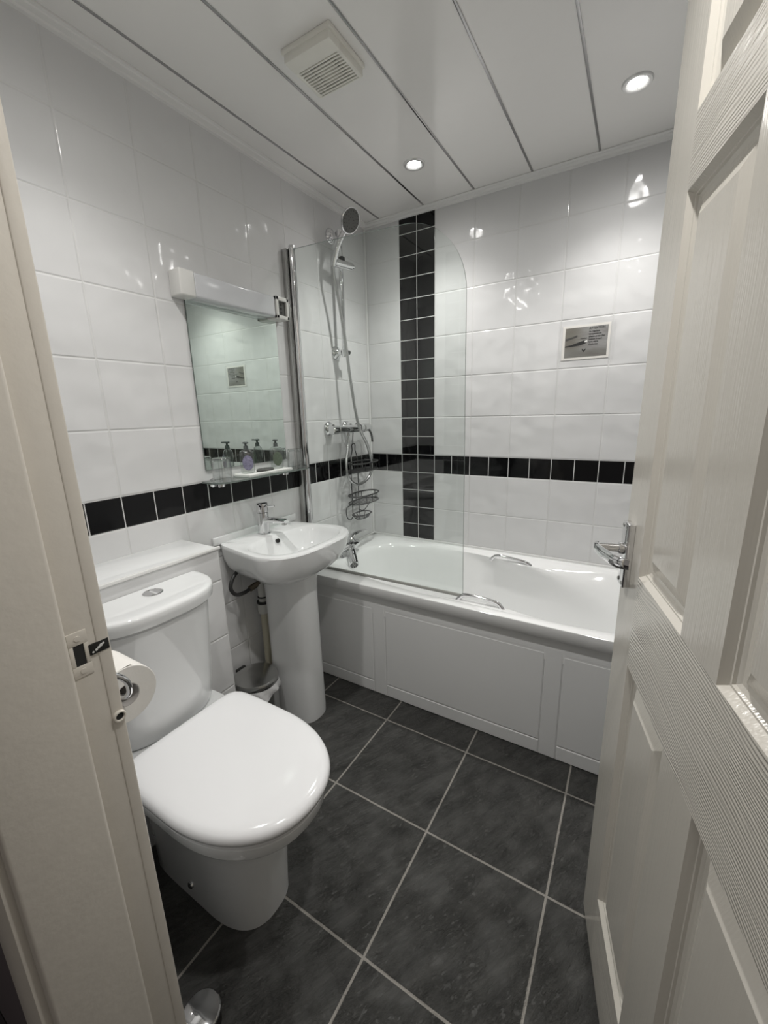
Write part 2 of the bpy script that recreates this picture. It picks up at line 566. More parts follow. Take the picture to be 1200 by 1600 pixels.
lps = [[V(XJ + a, YF - 0.1515 + b, z) for a, b in prof] for z in (0.0, ZD + 0.06)]
struct('trim_14', loft(new(), lps), M['paint'])
lps = [[V(XH + 0.004 - a, YF - 0.1515 + b, z) for a, b in prof] for z in (0.0, ZD + 0.06)]
struct('trim_15', loft(new(), lps), M['paint'])
# strike plate let into the frame
bm = new()
y0, y1 = YF - 0.0465, YF - 0.024
zc = 0.976
for (a0, a1, b0, b1) in ((y0, y1, 0.990, 1.008), (y0, y1, 0.945, 0.961), (y0, y0 + 0.005, 0.961, 0.990), (y1 - 0.0055, y1, 0.961, 0.990)):
    box(bm, (XJ - 0.002, a0, b0), (XJ + 0.0012, a1, b1), 0.0006)
sp = obj('strike_plate', bm, M['paint'], fr)
bm = box(new(), (XJ - 0.006, y0 + 0.005, 0.961), (XJ + 0.0003, y1 - 0.0055, 0.990))
obj('latch_hole', bm, M['hole'], sp)
bm = new()
box(bm, (XJ - 0.001, y1 - 0.001, 0.969), (XJ + 0.0022, YF - 0.001, 0.984), 0.0006)
obj('strike_tongue', bm, M['dark'], sp, 'black lip with chipped paint')
bm = new()
for (a, b, r) in ((YF - 0.014, 0.976, 0.0022), (YF - 0.011, 0.978, 0.0026), (YF - 0.017, 0.974, 0.0020), (YF - 0.008, 0.9795, 0.0018), (YF - 0.021, 0.9725, 0.0016)):
    lathe(bm, [(r, 0), (r * 0.7, 0.0009)], (XJ + 0.0019, a, b), 'x', 7)
obj('paint_flecks', bm, M['pvctrim'], sp)
bm = new()
for zz in (0.999, 0.953):
    lathe(bm, [(0.0038, 0), (0.0036, 0.0010), (0.001, 0.0012)], (XJ + 0.0010, (y0 + y1) / 2, zz), 'x', 12)
obj('screw_heads', bm, M['paint'], sp)
bm = new()
pc = V(XJ + 0.001, YF - 0.0065, 0.864)
lathe(bm, [(0.0085, -0.002), (0.0088, 0.0022), (0.0078, 0.0042), (0.0062, 0.0044), (0.0052, 0.0030), (0.0050, -0.002)], pc, 'x', 20, False)
ks = obj('bolt_socket', bm, M['paint'], fr)
bm = lathe(new(), [(0.0054, 0.0), (0.0054, 0.0022)], pc, 'x', 16)
obj('socket_hole', bm, M['hole'], ks)

# ------------------------------------------------------------------ door
TH = radians(13.5)
DP = V(1.344, -1.1214, 0.008)
door = bpy.data.objects.new('door_1', None); COL.objects.link(door)
door.location = DP; door.rotation_euler = (0, 0, -(pi / 2 - TH)); door['kind'] = 'structure'
ORG[door] = V(0, 0, 0)
ss = [0, 0.113, 0.323, 0.431, 0.647, 0.760]
zs = [0, 0.178, 0.777, 0.958, 1.568, 1.668, 1.862, 1.973]
bm = new()
for i in range(5):
    for j in range(7):
        a, b, c, d = ss[i], ss[i + 1], zs[j], zs[j + 1]
        pan = i in (1, 3) and j in (1, 3, 5)
        if not pan:
            # uprights: stiles and muntins; everything between is a rail
            vert = i in (0, 4) or (i == 2 and j in (1, 3, 5))
            quad(bm, [(a, 0, c), (b, 0, c), (b, 0, d), (a, 0, d)], 0 if vert else 1)
        else:
            steps = [(0, 0), (0.0065, 0.0092), (0.009, 0.0095), (0.011, 0.0125), (0.016, 0.0150), (0.022, 0.0155), (0.048, 0.004)]
            lps = [[V(a + q, e, c + q), V(b - q, e, c + q), V(b - q, e, d - q), V(a + q, e, d - q)] for q, e in steps]
            loft(bm, lps, False, True)
bmesh.ops.remove_doubles(bm, verts=bm.verts, dist=1e-5)
T = 0.036
quad(bm, [(0, 0, 0), (0, 0, zs[-1]), (0, T, zs[-1]), (0, T, 0)])
quad(bm, [(ss[-1], 0, 0), (ss[-1], 0, zs[-1]), (ss[-1], T, zs[-1]), (ss[-1], T, 0)])
quad(bm, [(0, T, 0), (ss[-1], T, 0), (ss[-1], T, zs[-1]), (0, T, zs[-1])])
quad(bm, [(0, 0, 0), (ss[-1], 0, 0), (ss[-1], T, 0), (0, T, 0)])
quad(bm, [(0, 0, zs[-1]), (ss[-1], 0, zs[-1]), (ss[-1], T, zs[-1]), (0, T, zs[-1])])
leaf = link_mesh('door_leaf', bm, [M['grain_v'], M['grain_h']], door, 20)
# lever handle on a rectangular plate
bm = box(new(), (0.022, -0.013, 0.914), (0.062, 0.0, 1.042), 0.0015)
hp = obj('door_handle', bm, M['chrome'], door, 'chrome lever handle on plate')
bm = new()
for s_, z_ in ((0.029, 1.034), (0.055, 1.034), (0.029, 0.922), (0.055, 0.922)):
    lathe(bm, [(0.0042, 0), (0.0042, -0.001), (0.0020, -0.002)], (s_, -0.0125, z_), 'y', 12)
obj('screw_heads', bm, M['steel'], hp)
bm = new()
hz = 0.990
cyl(bm, (0.042, -0.010, hz), (0.042, -0.022, hz), 0.0125, 0.0115, 24, 0.001)
cyl(bm, (0.042, -0.021, hz), (0.042, -0.062, hz), 0.0085, 0.0085, 20)
obj('spindle_boss', bm, M['chrome'], hp)
bm = new()
pts = spline([(0.036, -0.058, hz), (0.048, -0.062, hz + 0.001), (0.075, -0.058, hz), (0.105, -0.050, hz), (0.124, -0.044, hz), (0.136, -0.034, hz), (0.142, -0.024, hz)], 6)
n = len(pts)
lps = []
for i, p in enumerate(pts):
    t = i / (n - 1)
    d = (pts[min(i + 1, n - 1)] - pts[max(i - 1, 0)]).normalized()
    side = V(d.y, -d.x, 0)
    hh = 0.0095 + 0.002 * sin(pi * t); ww = 0.0042 + 0.0015 * sin(pi * min(1, t * 1.2))
    lps.append([p + side * ww * cos(a) + V(0, 0, 1) * hh * sin(a) for a in [2 * pi * k / 14 for k in range(14)]])
loft(bm, lps)
obj('lever', bm, M['chrome'], hp)

# ------------------------------------------------------------------ recessed downlights
LL = ['bright round downlight in ceiling panel above the shower end of the bath',
      'bright round downlight in ceiling above the bath beside the open door',
      'round downlight in ceiling above the toilet, out of the photo',
      'round downlight in ceiling just inside the doorway, out of the photo']
def make_downlight():
    t = thing('recessed_downlight', LL[0], 'ceiling light', (0, 0, 0), 'recessed ceiling downlights')
    bm = new()
    lathe(bm, [(0.0235, -0.001), (0.028, -0.003), (0.034, -0.0055), (0.040, -0.0050), (0.0425, -0.002), (0.043, 0.0)], (0, 0, 0), 'z', 40, False)
    obj('bezel', bm, M['bezel'], t)
    bm = new()
    lathe(bm, [(0.0245, -0.0012), (0.018, -0.0022), (0.011, -0.0028), (0.003, -0.003)], (0, 0, 0), 'z', 32)
    obj('lens', bm, M['lens'], t, 'glowing white lens')
    for w_, deg in SPOT_W:
        ld = bpy.data.lights.new('lamp_beam', 'SPOT')
        ld.energy = w_; ld.color = (1.0, 0.98, 0.95)
        ld.spot_size = radians(deg); ld.spot_blend = 1.0; ld.shadow_soft_size = 0.024
        lo = bpy.data.objects.new('lamp_beam', ld); COL.objects.link(lo)
        lo.parent = t; lo.location = (0, 0, -0.032)
    return t
dl = make_downlight()
dl.location = (*LAMPS[0], H)
for k in range(1, 4):
    copy_tree(dl, (*LAMPS[k], H), LL[k])

# ------------------------------------------------------------------ extractor fan
fx, fy = 0.500, -0.945
fan = thing('extractor_fan', 'square off-white extractor fan with slatted grille on ceiling', 'fan', (fx, fy, H))
bm = box(new(), (fx - 0.082, fy - 0.082, H - 0.012), (fx + 0.082, fy + 0.082, H), 0.003)
obj('base_plate', bm, M['fan'], fan)
# cover with a square opening filled with slats running across
bm = new()
gx0, gx1, gy0, gy1 = fx - 0.066, fx + 0.066, fy - 0.030, fy + 0.072
z0, z1 = H - 0.032, H - 0.010
box(bm, (fx - 0.077, fy - 0.077, z0), (fx + 0.077, gy0, z1), 0.003)
box(bm, (fx - 0.077, gy1, z0), (fx + 0.077, fy + 0.077, z1), 0.002)
box(bm, (fx - 0.077, gy0 - 0.004, z0), (gx0, gy1 + 0.003, z1), 0.002)
box(bm, (gx1, gy0 - 0.004, z0), (fx + 0.077, gy1 + 0.003, z1), 0.002)
obj('cover', bm, M['fan'], fan)
bm = box(new(), (gx0, gy0, H - 0.0195), (gx1, gy1, H - 0.0185))
box(bm, (fx - 0.030, fy - 0.008, H - 0.024), (fx + 0.030, fy + 0.050, H - 0.019))
obj('grille_backing', bm, M['fan'], fan)
bm = new()
box(bm, (fx - 0.042, fy - 0.020, H - 0.0215), (fx + 0.042, fy - 0.006, H - 0.0205))
box(bm, (fx - 0.042, fy + 0.048, H - 0.0215), (fx + 0.042, fy + 0.062, H - 0.0205))
box(bm, (fx - 0.042, fy - 0.008, H - 0.0215), (fx - 0.028, fy + 0.050, H - 0.0205))
box(bm, (fx + 0.028, fy - 0.008, H - 0.0215), (fx + 0.042, fy + 0.050, H - 0.0205))
obj('dark_intake', bm, M['hole'], fan)
bm = new()
for k in range(10):
    yy = gy0 + (k + 0.5) * (gy1 - gy0) / 10
    box(bm, (gx0 - 0.001, yy - 0.0024, z0 + 0.0006), (gx1 + 0.001, yy + 0.0024, z0 + 0.005), 0.001)
obj('slats', bm, M['fan'], fan)

# ------------------------------------------------------------------ bath
BW, RIM = 0.700, 0.547
bath = thing('bathtub', 'white acrylic bathtub with twin chrome grab handles along the back wall', 'bathtub', (0.85, -0.35, 0))
def pinch(c, w, amt):
    return lambda x, y: (x, y * (1 - amt * math.exp(-((x + 0.86 - c) / w) ** 2)))
def outer(z, ins):
    # rounded rectangle seen from the same centre so the rows line up
    return sel(0.86, -0.352, 0.838 - ins, 0.857 - ins, 0.348 - ins, 60, 60, z, 144)
N = 144
lps = [outer(0.40, 0.034), outer(0.492, 0.030), outer(0.4925, 0.014), outer(0.495, 0.012), outer(0.540, 0.0005), outer(0.545, 0.002), outer(RIM, 0.006),
       sel(0.86, -0.350, 0.76, 0.752, 0.314, 3.6, 2.7, RIM, N),
       sel(0.86, -0.350, 0.758, 0.750, 0.312, 3.6, 2.7, RIM - 0.0015, N)]
K = 16
for i in range(K + 1):
    t = i / K
    zz_ = RIM - 0.008 - 0.30 * t ** 1.6
    am = 0.21 * min(1.0, 0.30 + t * 9) * (1 - t) ** 0.7
    lps.append(sel(0.86, -0.350, 0.752 - 0.20 * t, 0.745 - 0.075 * t, 0.307 - 0.052 * t, 3.6, 2.7 + 0.3 * t, zz_, N, pinch(0.86 + 0.62 * t, 0.20 + 0.06 * t, am)))
lps += [sel(0.86, -0.350, 0.47, 0.655, 0.235, 3.6, 3.0, 0.19, N),
       sel(0.86, -0.350, 0.42, 0.62, 0.205, 3.4, 3.0, 0.165, N),
       sel(0.86, -0.350, 0.20, 0.35, 0.10, 3.0, 3.0, 0.158, N)]
bm = loft(new(), lps, False, True)
tub = obj('tub', bm, M['acrylic'], bath, None, 38)
def grab(name, a, b, side):
    a, b = Vector(a), Vector(b)
    bm = new()
    d = b - a
    up = V(0, side * 0.006, 0.034)
    pts = spline([a, a + d * 0.05 + up * 0.45, a + d * 0.17 + up * 0.95, a + d * 0.5 + up * 1.05, a + d * 0.83 + up * 0.95, a + d * 0.95 + up * 0.45, b], 6)
    n = len(pts)
    rad = [0.0100 - 0.0026 * sin(pi * i / (n - 1)) for i in range(n)]
    tube(bm, pts, 0.007, 12, radii=rad)
    return obj(name, bm, M['chrome'], bath, 'chrome grab handle')
grab('grab_handle', (0.770, -0.092, 0.528), (0.980, -0.092, 0.506), -1)
grab('grab_handle', (0.790, -0.622, 0.528), (0.980, -0.622, 0.520), 1)
bm = new()
box(bm, (0.002, -0.0085, RIM - 0.004), (XR - 0.002, -0.001, RIM + 0.010), 0.003)
box(bm, (0.001, -BW + 0.01, RIM - 0.004), (0.0085, -0.001, RIM + 0.008), 0.003)
obj('sealant', bm, M['caulk'], bath)

# bath front panel with three framed fields
PY = -0.668
bm = new()
x0, x1 = 0.004, XR - 0.004
box(bm, (x0, PY + 0.006, 0.0), (x1, PY + 0.014, 0.494))
# raised fields with chamfered edges; the gaps between them read as fine grooves
def blk(a, b, c, d):
    lps_ = [[V(a, y, c), V(b, y, c), V(b, y, d), V(a, y, d)] if e == 0 else
            [V(a + e, y, c + e), V(b - e, y, c + e), V(b - e, y, d - e), V(a + e, y, d - e)]
            for e, y in ((0.0, PY + 0.008), (0.0, PY + 0.004), (0.0032, PY + 0.0006), (0.0042, PY))]
    loft(bm, lps_, False, True)
for a_, b_ in ((x0, 0.411), (0.477, 1.140), (1.202, x1)):
    blk(a_, b_, 0.431, 0.494)
    blk(a_, b_, 0.063, 0.430)
    blk(a_, b_, 0.002, 0.062)
blk(0.412, 0.476, 0.002, 0.494)
blk(1.141, 1.201, 0.002, 0.494)
obj('front_panel', bm, M['panel'], bath, 'grey-white front panel with three framed fields', 20)

# ------------------------------------------------------------------ bath mixer tap
tap = thing('bath_mixer_tap', 'chrome bath mixer tap with curved lever on the bath end below the caddy', 'tap', (0.09, -0.40, RIM))
for yy in (-0.462, -0.335):
    bm = new()
    lathe(bm, [(0.024, 0.0005), (0.024, 0.004), (0.017, 0.008), (0.015, 0.016), (0.017, 0.021), (0.018, 0.032)], (0.090, yy, RIM), 'z', 24)
    obj('tail', bm, M['chrome'], tap)
bm = new()
pts = spline([(0.092, -0.486, RIM + 0.038), (0.100, -0.455, RIM + 0.042), (0.108, -0.400, RIM + 0.047), (0.106, -0.350, RIM + 0.047), (0.098, -0.310, RIM + 0.044)], 8)
n = len(pts)
tube(bm, pts, 0.02, 18, radii=[0.010 + 0.013 * math.sqrt(max(0, sin(pi * (i + 0.6) / (n + 0.2)))) for i in range(n)])
obj('body', bm, M['chrome'], tap)
bm = new()
p0, p1 = V(0.108, -0.396, RIM + 0.042), V(0.178, -0.468, RIM - 0.018)
d = (p1 - p0).normalized()
pts = spline([p0, p0 + d * 0.03 + V(0, 0, 0.006), p0 + d * 0.07 + V(0, 0, 0.005), p1], 7)
n = len(pts)
tube(bm, pts, 0.02, 22, radii=[0.020 + 0.005 * i / (n - 1) for i in range(n)])
sp_ = obj('spout', bm, M['chrome'], tap)
d = V(0.62, -0.62, -0.48).normalized()
u3, w3 = frame_at(d)
bm = cyl(new(), p1 - d * 0.010, p1 + d * 0.010, 0.0255, 0.0250, 28, 0.003)
obj('aerator', bm, M['chrome'], sp_)
bm = cyl(new(), p1 + d * 0.0095, p1 + d * 0.0108, 0.0195, 0.0195, 24)
obj('aerator_mesh', bm, M['dark'], sp_)
bm = new()
for r_, c_ in ((0.0, 1), (0.0075, 5), (0.0150, 9)):
    for k in range(c_):
        q = p1 + d * 0.0106 + (u3 * cos(2 * pi * k / c_) + w3 * sin(2 * pi * k / c_)) * r_
        cyl(bm, q, q + d * 0.001, 0.0026, 0.0022, 8)
obj('aerator_nozzles', bm, M['steel'], sp_)
bm = new()
lathe(bm, [(0.019, 0.0), (0.0195, 0.010), (0.017, 0.020), (0.011, 0.026), (0.003, 0.028)], (0.098, -0.370, RIM + 0.058), 'z', 24)
pts = spline([(0.092, -0.372, RIM + 0.076), (0.090, -0.340, RIM + 0.090), (0.088, -0.285, RIM + 0.094), (0.090, -0.225, RIM + 0.088)], 6)
n = len(pts)
lps = []
for i, p in enumerate(pts):
    t = i / (n - 1)
    dd = (pts[min(i + 1, n - 1)] - pts[max(i - 1, 0)]).normalized()
    s_ = V(dd.y, -dd.x, 0).normalized()
    w_ = 0.013 + 0.003 * sin(pi * t); h_ = 0.008 - 0.003 * t
    lps.append([p + s_ * w_ * cos(a) + V(0, 0, 1) * h_ * sin(a) for a in [2 * pi * k / 14 for k in range(14)]])
loft(bm, lps)
obj('lever', bm, M['chrome'], tap)

# ------------------------------------------------------------------ glass shower screen
SY = -0.615
scr = thing('shower_screen', 'clear glass shower screen with arched corner on chrome post', 'shower screen', (0.03, SY, RIM))
out = [(0.050, 0.558), (0.812, 0.558), (0.803, 1.66)]
for k in range(1, 25):
    a = pi / 2 * k / 24
    out.append((0.558 + 0.245 * cos(a), 1.66 + 0.252 * sin(a)))
out += [(0.40, 1.922), (0.20, 1.932), (0.050, 1.938)]
bm = new()
lps = [[V(x, y, z) for x, z in out] for y in (SY - 0.003, SY + 0.003)]
rows = [[bm.verts.new(p) for p in lp] for lp in lps]
n = len(out)
bm.faces.new(rows[0]); bm.faces.new(rows[1][::-1])
for j in range(n):
    k = (j + 1) % n
    f = bm.faces.new((rows[0][j], rows[0][k], rows[1][k], rows[1][j])); f.material_index = 1
obj('glass_panel', bm, [M['glass'], M['glassedge']], scr, 'clear glass panel')
bm = new()
cyl(bm, (0.040, SY, 0.560), (0.040, SY, 1.945), 0.013, 0.013, 24, 0.001)
cyl(bm, (0.040, SY, 1.938), (0.040, SY, 1.952), 0.0155, 0.0145, 24, 0.002)
obj('hinge_post', bm, M['chrome'], scr)
bm = box(new(), (0.0006, SY - 0.022, 0.556), (0.026, SY + 0.012, 1.940), 0.002)
obj('wall_channel', bm, M['steel'], scr)
bm = box(new(), (0.050, SY - 0.005, 0.5475), (0.812, SY + 0.005, 0.5585), 0.002)
obj('bottom_seal', bm, M['seal'], scr)

# ------------------------------------------------------------------ shower riser, valve, hose, handset
RXx, RY = 0.055, -0.297
rail = thing('shower_riser_rail', 'chrome shower riser rail with wall brackets and sliding holder', 'shower rail', (0, RY, 1.55))
bm = cyl(new(), (RXx, RY, 1.545), (RXx, RY, 2.105), 0.0105, 0.0105, 20)
obj('rail', bm, M['chrome'], rail)
for zc, nm in ((2.09, 'wall_bracket'), (1.568, 'wall_bracket')):
    bm = new()
    lathe(bm, [(0.035, 0.0005), (0.035, 0.004), (0.030, 0.012), (0.017, 0.019), (0.013, 0.024), (0.012, 0.042)], (0.0, RY, zc), 'x', 28)
    cyl(bm, (RXx, RY, zc - 0.014), (RXx, RY, zc + 0.014), 0.0145, 0.0145, 20, 0.002)
    b_ = obj(nm, bm, M['chrome'], rail)
    if zc < 1.7:
        bm = cyl(new(), (RXx + 0.004, RY + 0.012, zc), (RXx + 0.012, RY + 0.030, zc), 0.010, 0.010, 16, 0.002)
        obj('hose_clip', bm, M['dark'], b_)
bm = new()
p0, p1 = V(0.062, -0.362, 1.952), V(0.092, -0.262, 1.952)
cyl(bm, p0, p1, 0.0185, 0.0185, 28, 0.003)
cyl(bm, p1, p1 + (p1 - p0).normalized() * 0.012, 0.014, 0.013, 24, 0.002)
sl = obj('slider', bm, M['chrome'], rail)
bm = box(new(), (0.052, -0.310, 1.968), (0.076, -0.286, 1.992), 0.004)
obj('slider_clamp', bm, M['dark'], sl)

hd = thing('shower_handset', 'chrome handset shower head with grey spray face in the slider', 'shower head', (0.075, -0.375, 1.93))
hc = V(0.158, -0.352, 2.103)
nn = V(0.86, -0.16, -0.48).normalized()
bm = new()
base = V(0.072, -0.378, 1.928)
pts = spline([base, base + V(0.008, 0.003, 0.03), base + V(0.030, 0.010, 0.09), hc - nn * 0.020 + V(-0.012, 0, -0.035), hc - nn * 0.016], 6)
n = len(pts)
tube(bm, pts, 0.012, 16, radii=[0.0105 + 0.005 * (i / (n - 1)) for i in range(n)])
obj('handle', bm, M['chrome'], hd)
bm = new()
u_, w_ = frame_at(nn)
def ringn(c, r, s=36): return [c + u_ * cos(2 * pi * k / s) * r + w_ * sin(2 * pi * k / s) * r for k in range(s)]
loft(bm, [ringn(hc - nn * 0.026, 0.012), ringn(hc - nn * 0.024, 0.026), ringn(hc - nn * 0.014, 0.044), ringn(hc - nn * 0.003, 0.0515), ringn(hc + nn * 0.003, 0.052), ringn(hc + nn * 0.005, 0.0495)])
hs = obj('head_shell', bm, M['chrome'], hd)
bm = loft(new(), [ringn(hc + nn * 0.004, 0.0485), ringn(hc + nn * 0.0075, 0.046), ringn(hc + nn * 0.0085, 0.020)])
sf = obj('spray_face', bm, M['greyface'], hd, 'dark grey nozzle face')
bm = new()
for r_, c_ in ((0.038, 16), (0.027, 12), (0.014, 7)):
    for k in range(c_):
        a = 2 * pi * k / c_
        q = hc + nn * 0.0075 + (u_ * cos(a) + w_ * sin(a)) * r_
        cyl(bm, q, q + nn * 0.0028, 0.0018, 0.0012, 6)
obj('nozzles', bm, M['dark'], sf)

vz = 1.193
valve = thing('shower_mixer_valve', 'horizontal chrome shower bar valve on two wall roses', 'shower valve', (0, -0.25, vz))
for yy in (-0.390, -0.240):
    bm = new()
    lathe(bm, [(0.037, 0.0005), (0.037, 0.004), (0.033, 0.011), (0.023, 0.020), (0.020, 0.034)], (0, yy, vz + 0.006), 'x', 28)
    obj('wall_rose', bm, M['chrome'], valve)
bm = new()
cyl(bm, (0.055, -0.385, vz), (0.055, -0.160, vz), 0.0205, 0.0205, 28, 0.002)
cyl(bm, (0.055, -0.300, vz - 0.010), (0.055, -0.300, vz - 0.034), 0.012, 0.011, 20)
obj('bar_body', bm, M['chrome'], valve)
bm = cyl(new(), (0.055, -0.432, vz), (0.055, -0.388, vz), 0.022, 0.0225, 28, 0.003)
obj('control_knob', bm, M['chrome'], valve)
bm = cyl(new(), (0.055, -0.158, vz), (0.055, -0.098, vz), 0.0235, 0.022, 28, 0.003)
kb = obj('control_knob', bm, M['chrome'], valve)
bm = tube(new(), spline([(0.072, -0.120, vz - 0.012), (0.084, -0.118, vz - 0.040), (0.088, -0.117, vz - 0.078)], 4), 0.006, 10)
obj('lever', bm, M['dark'], kb)

bm = tube(new(), spline([(0.055, -0.300, vz - 0.030), (0.058, -0.306, 1.11), (0.070, -0.345, 1.02), (0.080, -0.345, 0.945), (0.088, -0.275, 0.900), (0.096, -0.185, 0.922), (0.100, -0.150, 0.985), (0.104, -0.190, 1.095), (0.100, -0.268, 1.22), (0.088, -0.300, 1.42), (0.078, -0.312, 1.58), (0.072, -0.340, 1.76), (0.070, -0.372, 1.88), (0.072, -0.378, 1.930)], 10), 0.0075, 12)
single('shower_hose', bm, M['hose'], 'grey metal shower hose looping down from the valve bar', 'hose', (0.055, -0.30, vz))

# wire caddy hung over the valve bar
cy = -0.205
cad = thing('shower_caddy', 'dark wire shower caddy with two baskets hanging from the valve bar', 'caddy', (0.03, cy, vz))
WR = 0.0028
bm = new()
# hook over the bar, neck, two uprights and soap-dish loop in one bent wire
tube(bm, spline([(0.020, cy - 0.005, 1.105), (0.022, cy - 0.004, 1.15), (0.026, cy, 1.19), (0.040, cy, 1.214), (0.060, cy, 1.217), (0.078, cy, 1.205), (0.080, cy, 1.185)], 6), WR, 8)
for s_ in (-1, 1):
    tube(bm, spline([(0.020, cy, 1.110), (0.020, cy + s_ * 0.012, 1.108), (0.020, cy + s_ * 0.015, 1.095), (0.020, cy + s_ * 0.014, 1.075), (0.020, cy + s_ * 0.026, 1.045), (0.020, cy + s_ * 0.032, 1.02), (0.020, cy + s_ * 0.032, 0.90), (0.020, cy + s_ * 0.032, 0.75), (0.022, cy + s_ * 0.034, 0.715)], 5), WR, 8)
obj('hanging_frame', bm, M['wire'], cad)
def oval(x0, x1, hw, z, k=40):
    c_ = (x0 + x1) / 2; a_ = (x1 - x0) / 2
    r = []
    for i in range(k):
        t = 2 * pi * i / k
        c, s = cos(t), sin(t)
        nexp = 2.4
        q = ((abs(c) / a_) ** nexp + (abs(s) / hw) ** nexp) ** (-1 / nexp)
        r.append((c_ + q * c, cy + q * s, z))
    return r
for zt in (1.012, 0.838):
    bm = new()
    tube(bm, oval(0.022, 0.135, 0.115, zt), 0.0042, 8, True)
    tube(bm, oval(0.022, 0.133, 0.113, zt - 0.042), 0.0038, 8, True)
    for i, q in enumerate(oval(0.022, 0.134, 0.114, zt, 8)):
        tube(bm, [q, (q[0], q[1], zt - 0.042)], 0.0022, 6)
    for i in range(6):
        xx = 0.032 + i * 0.019
        hw = 0.113 * math.sqrt(max(0.05, 1 - ((xx - 0.0785) / 0.0575) ** 2))
        tube(bm, [(xx, cy - hw, zt - 0.043), (xx, cy + hw, zt - 0.043)], 0.0024, 6)
    obj('basket', bm, M['wire'], cad)
bm = new()
def oval2(x0, x1, hw, z): return [(p[0], p[1], p[2]) for p in oval(x0, x1, hw, z, 32)]
tube(bm, oval2(0.020, 0.100, 0.068, 0.722), 0.0038, 8, True)
tube(bm, oval2(0.035, 0.085, 0.048, 0.700), 0.0026, 6, True)
for i in range(10):
    a = oval(0.020, 0.100, 0.068, 0.722, 10)[i]; b = oval(0.035, 0.085, 0.048, 0.700, 10)[i]
    tube(bm, [a, b], 0.0022, 6)
for i in range(4):
    tube(bm, [(0.042 + i * 0.012, cy - 0.045, 0.700), (0.042 + i * 0.012, cy + 0.045, 0.700)], 0.0014, 6)
obj('soap_dish', bm, M['wire'], cad)
bm = tube(new(), spline([(0.020, cy - 0.032, 0.775), (0.022, cy - 0.085, 0.770), (0.024, cy - 0.098, 0.745), (0.030, cy - 0.098, 0.715), (0.040, cy - 0.085, 0.702), (0.046, cy - 0.070, 0.715)], 5), WR, 8)
obj('hook', bm, M['wire'], cad)
bm = tube(new(), spline([(0.020, cy + 0.032, 0.735), (0.024, cy + 0.060, 0.722), (0.034, cy + 0.082, 0.735), (0.046, cy + 0.100, 0.765), (0.0465, cy + 0.101, 0.770)], 5), WR, 8, radii=[WR] * 18 + [0.0045, 0.0045, 0.003])
obj('hook', bm, M['wire'], cad)

# ------------------------------------------------------------------ mirror, shaver light, shelf
my0, my1 = -1.120, -0.706
mir = thing('wall_mirror', 'frameless rectangular wall mirror between shaver light and glass shelf', 'mirror', (0, (my0 + my1) / 2, 1.08))
bm = box(new(), (0.0055, my0 + 0.001, 1.081), (0.0062, my1 - 0.001, 1.655))
obj('reflecting_face', bm, M['mirror'], mir)
bm = box(new(), (0.0005, my0, 1.08), (0.0053, my1, 1.656), 0.0008)
obj('backing', bm, M['glassedge'], mir)

shl = thing('shaver_light', 'white strip light with shaver socket above the mirror', 'light', (0, -0.92, 1.655))
bm = box(new(), (0.0005, -1.112, 1.654), (0.058, -0.752, 1.730), 0.008, 3)
obj('diffuser', bm, M['diffuser'], shl)
bm = box(new(), (0.0005, -1.166, 1.652), (0.060, -1.111, 1.732), 0.006, 3)
obj('end_cap', bm, M['plastic'], shl)
bm = new()
sy0, sy1 = -0.753, -0.683
box(bm, (0.0, sy0, 1.650), (0.052, sy1, 1.733), 0.003)
box(bm, (0.050, sy0, 1.650), (0.063, sy0 + 0.014, 1.733), 0.002)
box(bm, (0.050, sy1 - 0.012, 1.650), (0.063, sy1, 1.733), 0.002)
box(bm, (0.050, sy0, 1.718), (0.063, sy1, 1.733), 0.002)
box(bm, (0.050, sy0, 1.650), (0.063, sy1, 1.664), 0.002)
so = obj('socket_housing', bm, M['plastic'], shl)
bm = box(new(), (0.0515, sy0 + 0.013, 1.663), (0.0535, sy1 - 0.011, 1.719))
si = obj('shaver_socket', bm, M['greyface'], so, 'dark recessed shaver socket')
bm = new()
for zz_ in (1.676, 1.692, 1.706):
    cyl(bm, (0.053, (sy0 + sy1) / 2, zz_), (0.0545, (sy0 + sy1) / 2, zz_), 0.0045, 0.0045, 12)
obj('pin_holes', bm, M['dark'], si)

SZ = 1.036
shelf = thing('glass_shelf', 'long clear glass wall shelf under the mirror', 'shelf', (0, -0.89, SZ))
ol = []
ya, yb, xd, rr = -1.142, -0.640, 0.106, 0.055
ol += [(0.004, ya), ]
for k in range(0, 9):
    a = pi + (pi / 2) * k / 8
    ol.append((xd - rr + rr * (-cos(a) if False else sin((pi / 2) * k / 8)), ya + rr - rr * cos((pi / 2) * k / 8)))
for k in range(0, 9):
    ol.append((xd - rr + rr * cos((pi / 2) * k / 8), yb - rr + rr * sin((pi / 2) * k / 8)))
ol += [(0.004, yb)]
bm = new()
rows = [[bm.verts.new((x, y, z)) for x, y in ol] for z in (SZ, SZ + 0.006)]
bm.faces.new(rows[0]); bm.faces.new(rows[1])
for j in range(len(ol)):
    k = (j + 1) % len(ol)
    f = bm.faces.new((rows[0][j], rows[0][k], rows[1][k], rows[1][j])); f.material_index = 1
obj('glass_plate', bm, [M['shelfglass'], M['glassedge']], shelf)
for yy in (-1.095, -0.765):
    bm = new()
    lathe(bm, [(0.017, 0), (0.017, 0.003), (0.010, 0.006), (0.009, 0.030), (0.011, 0.032), (0.011, 0.052)], (0, yy, SZ - 0.004), 'x', 20)
    lathe(bm, [(0.016, -0.016), (0.017, -0.006), (0.017, -0.0005)], (0.046, yy, SZ), 'z', 20)
    obj('bracket', bm, M['chrome'], shelf)

